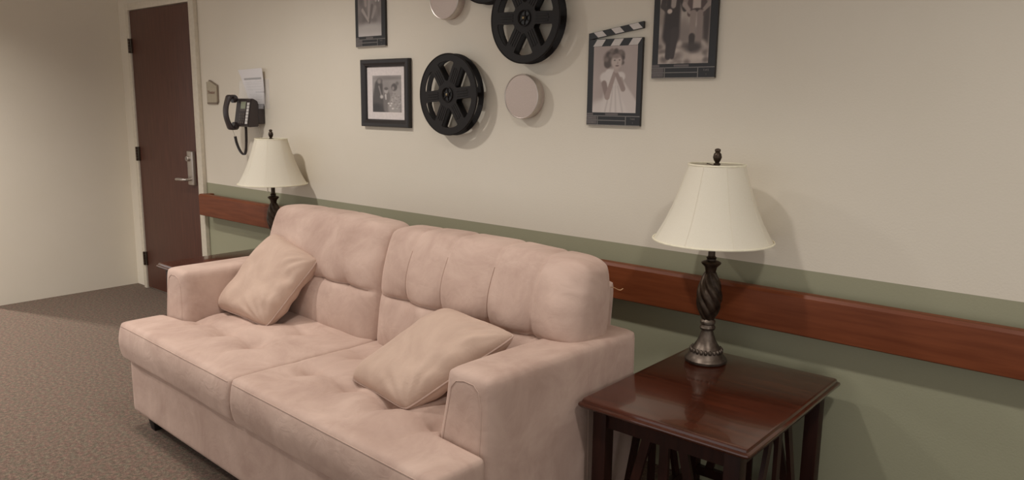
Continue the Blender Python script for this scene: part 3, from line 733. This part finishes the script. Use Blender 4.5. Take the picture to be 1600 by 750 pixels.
def paint_pair(S, T):
    asp = 1.6; im = canvas(S, (150, 134, 122)); im += (gnoise(S, T, 14, 9)*26)[..., None]
    b = lambda *a, **k: blob(im, S, T, *a, asp=asp, **k); l = lambda p, q, r0, r1, c, **k: limb(im, S, T, p, q, r0, r1, c, asp, **k)
    b(.5, .05, .7, .10, (168, 150, 138), soft=.8); b(.93, .45, .07, .35, (72, 58, 54), soft=.6); b(.45, .30, .3, .12, (128, 112, 104), soft=.8)
    b(.05, .9, .12, .2, (140, 122, 110), soft=.8); b(.5, .93, .12, .12, (178, 158, 146), soft=.7)
    for k in range(26):
        rx = random.random(); ry = random.random()*.22; b(rx, ry, .05+.05*random.random(), .02+.02*random.random(), random.choice([(96, 80, 74), (186, 168, 154), (120, 104, 96)]), soft=.7, op=.7)
    # left figure: long dark coat and open collar
    l((.27, .66), (.24, .30), .15, .17, (58, 46, 44)); l((.24, .32), (.20, .08), .085, .06, (60, 48, 46)); l((.32, .34), (.28, .08), .08, .05, (66, 53, 50))
    l((.12, .76), (.06, .62), .06, .05, (62, 50, 48)); l((.06, .62), (.18, .55), .05, .035, (66, 54, 50)); l((.42, .76), (.50, .58), .07, .055, (56, 45, 43)); b(.20, .56, .05, .025, (186, 164, 150))
    l((.29, .80), (.27, .62), .06, .05, (150, 134, 124)); b(.30, .91, .085, .07, (176, 154, 142)); b(.29, .965, .11, .03, (92, 76, 70)); b(.32, .89, .04, .02, (120, 98, 90), soft=.6)
    # right figure: pale shirt, dark waistcoat, light trousers
    l((.72, .72), (.72, .46), .15, .12, (172, 152, 140)); l((.60, .76), (.60, .52), .055, .05, (92, 70, 66)); l((.86, .76), (.86, .52), .055, .05, (84, 64, 60))
    l((.56, .78), (.49, .62), .055, .045, (136, 116, 108)); l((.49, .62), (.60, .54), .045, .035, (150, 130, 120)); l((.90, .78), (.98, .62), .055, .045, (126, 108, 100)); l((.98, .62), (.86, .55), .045, .03, (140, 122, 112))
    b(.73, .555, .12, .02, (70, 54, 50)); l((.67, .52), (.66, .28), .065, .05, (140, 120, 110)); l((.80, .52), (.80, .18), .06, .045, (134, 114, 106)); l((.66, .28), (.66, .16), .06, .05, (64, 52, 48)); b(.70, .17, .16, .05, (72, 60, 56), soft=.6)
    b(.72, .91, .085, .07, (172, 150, 138)); b(.72, .97, .10, .03, (84, 68, 62)); b(.72, .885, .04, .016, (116, 94, 86), soft=.6)
    return im*1.12
def paint_group(S, T):
    asp = 0.85; im = canvas(S, (148, 138, 134)); im += (gnoise(S, T, 9, 5)*12)[..., None]; im += ((T-.5)*34)[..., None]
    b = lambda *a, **k: blob(im, S, T, *a, asp=asp, **k); l = lambda p, q, r0, r1, c, **k: limb(im, S, T, p, q, r0, r1, c, asp, **k)
    b(.2, .05, .5, .3, (72, 64, 62), soft=.5); l((.22, .72), (.18, .25), .14, .20, (88, 79, 76)); b(.26, .86, .10, .085, (112, 101, 97)); b(.24, .84, .055, .06, (150, 138, 132), soft=.5); l((.23, .70), (.30, .48), .025, .02, (140, 130, 126))
    b(.32, .42, .055, .05, (196, 186, 182), soft=.5)
    l((.50, .45), (.52, .15), .11, .15, (122, 112, 108)); b(.48, .58, .065, .075, (176, 165, 160)); b(.48, .64, .07, .04, (104, 94, 90), soft=.4); l((.46, .46), (.47, .36), .03, .02, (196, 188, 184))
    l((.84, .52), (.76, .12), .14, .22, (164, 154, 149)); b(.76, .68, .10, .10, (94, 84, 81)); b(.72, .65, .04, .05, (150, 139, 134), soft=.5); b(.86, .78, .05, .05, (116, 106, 102), soft=.6)
    for k in range(34): b(.62+.36*random.random(), .08+.45*random.random(), .025, .018, random.choice([(186, 176, 171), (136, 126, 122)]), soft=.7, op=.8)
    for x, y in ((.62, .18), (.56, .24), (.70, .10), (.66, .24)): b(x, y, .035, .022, (214, 206, 202), soft=.5)
    b(.12, .12, .22, .12, (62, 55, 54), soft=.6); b(.6, .93, .45, .05, (132, 122, 118), soft=.8)
    return im
def paint_dance(S, T):
    asp = 1.5; im = canvas(S, (128, 116, 112)); im += (gnoise(S, T, 11, 8)*20)[..., None]
    b = lambda *a, **k: blob(im, S, T, *a, asp=asp, **k); l = lambda p, q, r0, r1, c, **k: limb(im, S, T, p, q, r0, r1, c, asp, **k)
    b(.5, .0, .75, .16, (192, 184, 180), soft=.6); b(.5, .12, .6, .08, (176, 167, 162), soft=.7)
    l((.30, .75), (.34, .50), .06, .05, (160, 140, 132)); l((.5, .62), (.46, .30), .05, .04, (158, 144, 138)); l((.20, .42), (.46, .24), .05, .03, (164, 150, 143)); l((.85, .75), (.78, .56), .05, .04, (176, 160, 152))
    l((.62, .48), (.50, .22), .05, .03, (110, 98, 94)); l((.75, .45), (.62, .30), .05, .04, (150, 137, 131)); b(.62, .72, .10, .10, (80, 70, 68), soft=.6); b(.35, .82, .09, .06, (168, 150, 142)); b(.65, .86, .09, .06, (158, 140, 132))
    b(.90, .55, .02, .02, (214, 206, 202)); b(.15, .62, .1, .12, (104, 92, 90), soft=.7)
    return im

def clap_print_board(label, x, z, w, body_h, pic, painter, nx, ny, top=True, gl=0.0):
    """x,z = lower left corner on the wall; pic = (x0,x1,z0,z1) offsets of the print"""
    t = thing('clapper_board_print', label, 'wall print', (x, 0, z), 0, 'clapper board prints')
    zb = body_h; yf = -0.014; th = 0.0132
    p = plate('board', [(0, 0), (w, 0), (w, zb), (0, zb)], [], yf, th, 'board', t, 0.0008)
    box('board_edge_strip', 0, w, yf, -0.001, -0.0045, -0.0001, 'boardedge', t)
    dz0 = zb-0.002; rise = 0.030
    stick = [(0, zb+0.0005), (w, zb+0.036), (w, zb+0.061), (0, zb+0.025)]
    s2 = plate('clapper_stick', stick, [], yf, th, 'board', t, 0.0008)
    yt = yf-0.0005
    def quad(name, pts, parent, mat, y=yt):
        mesh_obj(name, [(a, y, b) for a, b in pts], [tuple(range(len(pts)))], mat, parent)
    for k in range(3):      # slanted white stripes on the raised stick and on the fixed bar
        a = (0.095+0.325*k)*w; wd = 0.162*w; sl = 0.085*w
        zt = lambda q: zb+0.0245+0.036*q/w; zl = lambda q: zb+0.0015+0.0355*q/w
        quad('stripe', [(q, f(q)) for q, f in ((a, zt), (a+wd, zt), (min(w, a+wd+sl), zl), (a+sl, zl))], s2, 'stripe')
        a = (0.165+0.33*k)*w; wd = 0.165*w; sl = 0.075*w; hh = 0.0275
        quad('stripe', [(a, zb-.001), (min(w-.001, a+wd), zb-.001), (min(w-.001, a+wd)-sl, zb-hh), (a-sl, zb-hh)], p, 'stripe')
    print_grid('photograph', pic[0], pic[1], pic[2], pic[3], yt-0.0001, nx, ny, painter, t)
    # slate fields
    H1, H2 = 0.036*w/0.257, 0.018*w/0.257; lw = 0.0014
    for a0, a1, b0, b1 in ((0, w, H1-lw, H1+lw), (0, w*0.785, H2-lw, H2+lw), (w*0.215-lw*1.3, w*0.215+lw*1.3, 0, H1), (w*0.745-lw*1.3, w*0.745+lw*1.3, 0, H1)):
        if a1 == w*0.785: a1 = w*0.745
        quad('rule_line', [(a0, b0), (a1, b0), (a1, b1), (a0, b1)], p, 'rule', yt-0.0002)
    fs = 0.0115*w/0.257
    quad('field', [(0.002, H1+.003), (w*.125, H1+.003), (w*.125, H1+.0115), (0.002, H1+.0115)], p, 'labelgrey'); quad('field', [(w*.36, H1+.003), (w*.60, H1+.003), (w*.60, H1+.0115), (w*.36, H1+.0115)], p, 'labelgrey')
    for q in (0.0025, H2+0.0025): quad('field', [(0.002, q), (w*.195, q), (w*.195, q+H2-.005), (0.002, q+H2-.005)], p, 'labelgrey')
    text('lettering', 'TAKE', fs*0.85, w*.87, H1*0.70, yt-0.0004, 'rule', p, 0.0002); text('lettering', '1', fs*0.9, w*.875, H1*0.27, yt-0.0004, 'rule', p, 0.0002)
    text('lettering', 'ROLL', fs*0.7, w*.08, H2*1.5, yt-0.0004, 'rule', p, 0.0002); text('lettering', 'SCENE', fs*0.7, w*.095, H2*.5, yt-0.0004, 'rule', p, 0.0002)
    return t
clap_print_board('clapper board print with a sepia child in a white dress', 4.452, 1.412, 0.258, 0.345, (0.028, 0.238, 0.050, 0.3165), paint_child, 84, 106)
clap_print_board('clapper board print of two standing figures in coats, top right', 4.756, 1.600, 0.266, 0.430, (0.026, 0.238, 0.052, 0.4015), paint_pair, 84, 136)
clap_print_board('narrow clapper board print cut off above the framed photo', 2.923, 1.786, 0.242, 0.400, (0.024, 0.214, 0.050, 0.3715), paint_dance, 60, 110)

# framed photo
def picture():
    t = thing('picture_frame', 'black framed photo of seated people with a white mat', 'picture', (2.968, 0, 1.363), 0)
    w, h, b = 0.382, 0.352, 0.040
    prof = [(0.0, -0.001), (0.0, -0.022), (0.004, -0.027), (0.016, -0.028), (0.024, -0.024), (0.034, -0.022), (0.039, -0.016), (0.040, -0.010)]
    vs, fs = [], []; n = 4
    for ins, y in prof: vs += [(ins, y, ins), (w-ins, y, ins), (w-ins, y, h-ins), (ins, y, h-ins)]
    for side in range(4):
        m = []
        k = (side+1) % 4; v2 = []
        for j in range(len(prof)): v2.append(vs[j*4+side]); v2.append(vs[j*4+k])
        f2 = [(2*j, 2*j+1, 2*j+3, 2*j+2) for j in range(len(prof)-1)]
        mesh_obj('frame_side', v2, f2, 'frameblack', t, True, 35)
    box('mat', b-0.001, w-b+0.001, -0.0098, -0.001, b-0.001, h-b+0.001, 'mat', t)
    print_grid('photograph', 0.083, 0.313, 0.078, 0.268, -0.0102, 96, 80, paint_group, t)
    return t
picture()

# ------------------------------------------------------------------ room sign, paper, phone
def sign():
    t = thing('room_sign', 'small beige room sign with a slanted top beside the door', 'sign', (1.30, 0, 1.465))
    o = [(0, 0.004), (0.004, 0), (0.128, 0), (0.130, 0.010), (0.140, 0.013), (0.142, 0.125), (0.050, 0.158), (0.034, 0.160), (0.024, 0.148), (0.0, 0.146)]
    plate('backplate', o, [], -0.010, 0.0095, 'signback', t, 0.0008)
    f = plate('faceplate', [(0.010, 0.012), (0.128, 0.012), (0.136, 0.020), (0.136, 0.120), (0.050, 0.152), (0.036, 0.152), (0.010, 0.140)], [], -0.0145, 0.0044, 'signface', t, 0.0006)
    text('lettering', 'Theater', 0.030, 0.070, 0.078, -0.0152, 'signtext', f, 0.0004)
sign()
def paint_paper(S, T):
    im = canvas(S, (226, 222, 224))
    for y in (.10, .17, .24, .31, .45, .52, .59, .66):
        a = ((np.abs(T-y) < .012) & (S > .12) & (S < .9)).astype(float)*.25; im = im*(1-a[..., None])+a[..., None]*150
    a = ((np.abs(T-.74) < .018) & (S > .10) & (S < .92)).astype(float)*.6+((np.abs(T-.38) < .014) & (S > .5)).astype(float)*.5; im = im*(1-a[..., None])+a[..., None]*120
    a = ((np.abs(S-.48) < .02) & (T < .72)).astype(float)*.3; return im*(1-a[..., None])+a[..., None]*240
def notice():
    t = thing('posted_notice', 'white printed sheet in a clear sleeve above the phone', 'paper', (1.785, 0, 1.455))
    vs = [(-0.035, 0.236), (0.245, 0.243), (0.240, 0.0), (0.05, 0.0)]
    p = print_grid('sheet', 0, 1, 0, 1, 0, 30, 40, paint_paper, t)
    for v in p.data.vertices:
        s, q = v.co.x, v.co.z; lo = Vector((0.045+s*0.165, 0, 0.004)); hi = Vector((-0.035+s*0.275, 0, 0.228+s*0.008)); w = lo.lerp(hi, q); v.co = (w.x, -0.004-0.030*q*(0.3+0.7*q), w.z)
    m = p.modifiers.new('thickness', 'SOLIDIFY'); m.thickness = 0.0008
    plate('sleeve', [(-0.02, 0.03), (0.045, -0.012), (0.262, -0.012), (0.262, 0.14), (0.20, 0.165), (0.0, 0.16)], [], -0.0462, 0.0012, 'clear', t)
    plate('sleeve_back', [(0.02, -0.012), (0.262, -0.012), (0.262, 0.17), (0.02, 0.17)], [], -0.0022, 0.0012, 'clear', t)
notice()
def phone():
    t = thing('wall_phone', 'dark office phone with coiled cord mounted on the wall', 'telephone', (1.915, 0, 1.418))
    # mounting bracket against the wall
    box('wall_bracket', -0.06, 0.075, -0.050, -0.0008, -0.070, 0.055, 'phone', t, 0.008, 3)
    # wedge body
    vs = []
    for x in (-0.082, 0.080): vs += [(x, -0.050, -0.085), (x, -0.115, -0.088), (x, -0.128, -0.078), (x, -0.098, 0.083), (x, -0.085, 0.088), (x, -0.050, 0.070)]
    n = 6; fs = [tuple(range(n)), tuple(range(2*n-1, n-1, -1))]+[(i, n+i, n+(i+1) % n, (i+1) % n) for i in range(n)]
    bm = bmesh.new(); vv = [bm.verts.new(v) for v in vs]
    for f in fs: bm.faces.new([vv[k] for k in f])
    bmesh.ops.bevel(bm, geom=bm.edges[:], offset=0.004, segments=2, affect='EDGES')
    body = bm_obj('body', bm, 'phone', t, True, 40)
    slope = (0.128-0.098)/(0.083+0.078)
    def face_y(z): return -0.128+slope*(z+0.078)
    def pad(name, x0, x1, z0, z1, mat, h=0.003):
        vs = []
        for d in (0.0005, -h):
            vs += [(x0, face_y(z0)+d, z0), (x1, face_y(z0)+d, z0), (x1, face_y(z1)+d, z1), (x0, face_y(z1)+d, z1)]
        mesh_obj(name, vs, [(0,1,2,3), (7,6,5,4), (0,4,5,1), (1,5,6,2), (2,6,7,3), (3,7,4,0)], mat, body)
    pad('display_bezel', -0.028, 0.038, 0.010, 0.072, 'phonekey', 0.002); pad('display', -0.022, 0.032, 0.024, 0.066, 'lcd', 0.003)
    for k in range(7): pad('line_key', 0.050, 0.072, -0.068+k*0.019, -0.068+k*0.019+0.016, 'phonewhite', 0.004)
    for i in range(3):
        for j in range(4): pad('dial_key', -0.026+i*0.021, -0.010+i*0.021, -0.066+j*0.0165, -0.054+j*0.0165, 'phonekey', 0.004)
    # handset: arched bar with ear and mouth pieces
    sec = []
    N = 26
    for i in range(N):
        q = i/(N-1); z = -0.108+q*0.216; y = -0.150-0.040*math.sin(PI*q)**0.8
        wx = 0.021+0.007*(abs(2*q-1)**3); dy = 0.012+0.010*(abs(2*q-1)**4)
        if q < .03 or q > .97: wx *= .8; dy *= .8
        sec.append((z, y, wx, dy))
    vs, fs = [], []; m = 12
    for z, y, wx, dy in sec:
        for k in range(m):
            a = 2*PI*k/m; cx = math.copysign(abs(math.cos(a))**.6, math.cos(a)); cy = math.copysign(abs(math.sin(a))**.6, math.sin(a))
            vs.append((-0.062+wx*cx, y+dy*cy, z))
    for i in range(N-1):
        for k in range(m): fs.append((i*m+k, i*m+(k+1) % m, (i+1)*m+(k+1) % m, (i+1)*m+k))
    fs += [tuple(range(m-1, -1, -1)), tuple((N-1)*m+k for k in range(m))]
    hs = mesh_obj('handset', vs, fs, 'phone', t, True, 50)
    for z in (-0.084, 0.084):
        o = lathe('handset_cup', [(0.018, 0), (0.025, 0.010), (0.025, 0.030)], 'phone', hs, 24, 'Y'); o.location = (-0.062, -0.112, z)
    # coiled cord in a loop below, straight tail to the handset
    path = [Vector(p) for p in [(-0.060, -0.135, -0.150), (-0.054, -0.130, -0.190), (-0.046, -0.120, -0.228), (-0.036, -0.110, -0.252), (-0.022, -0.100, -0.262), (-0.010, -0.095, -0.235), (-0.006, -0.092, -0.180), (-0.006, -0.090, -0.130), (-0.006, -0.090, -0.083)]]
    pts = []; tot = 8*60
    for i in range(tot+1):
        u = i/tot*(len(path)-1); k = min(int(u), len(path)-2); fr = u-k
        p0, p1, p2, p3 = path[max(k-1, 0)], path[k], path[k+1], path[min(k+2, len(path)-1)]
        c = 0.5*((2*p1)+(p2-p0)*fr+(2*p0-5*p1+4*p2-p3)*fr**2+(3*p1-p0-3*p2+p3)*fr**3)
        a = i*2*PI/8
        pts.append(c+Vector((0.007*math.cos(a), 0.007*math.sin(a), 0)))
    tube('coiled_cord', pts, 0.0030, 'phone', t, 5)
    tube('cord_tail', [(-0.062, -0.150, -0.106), (-0.061, -0.142, -0.130), (-0.060, -0.135, -0.152)], 0.0016, 'cable', t, 6)
    tube('line_cable', [(0.03, -0.03, -0.068), (0.03, -0.020, -0.11), (0.036, -0.008, -0.19), (0.055, -0.006, -0.27), (0.07, -0.006, -0.36), (0.072, -0.006, -0.50)], 0.0028, 'cable', t, 6)
phone()
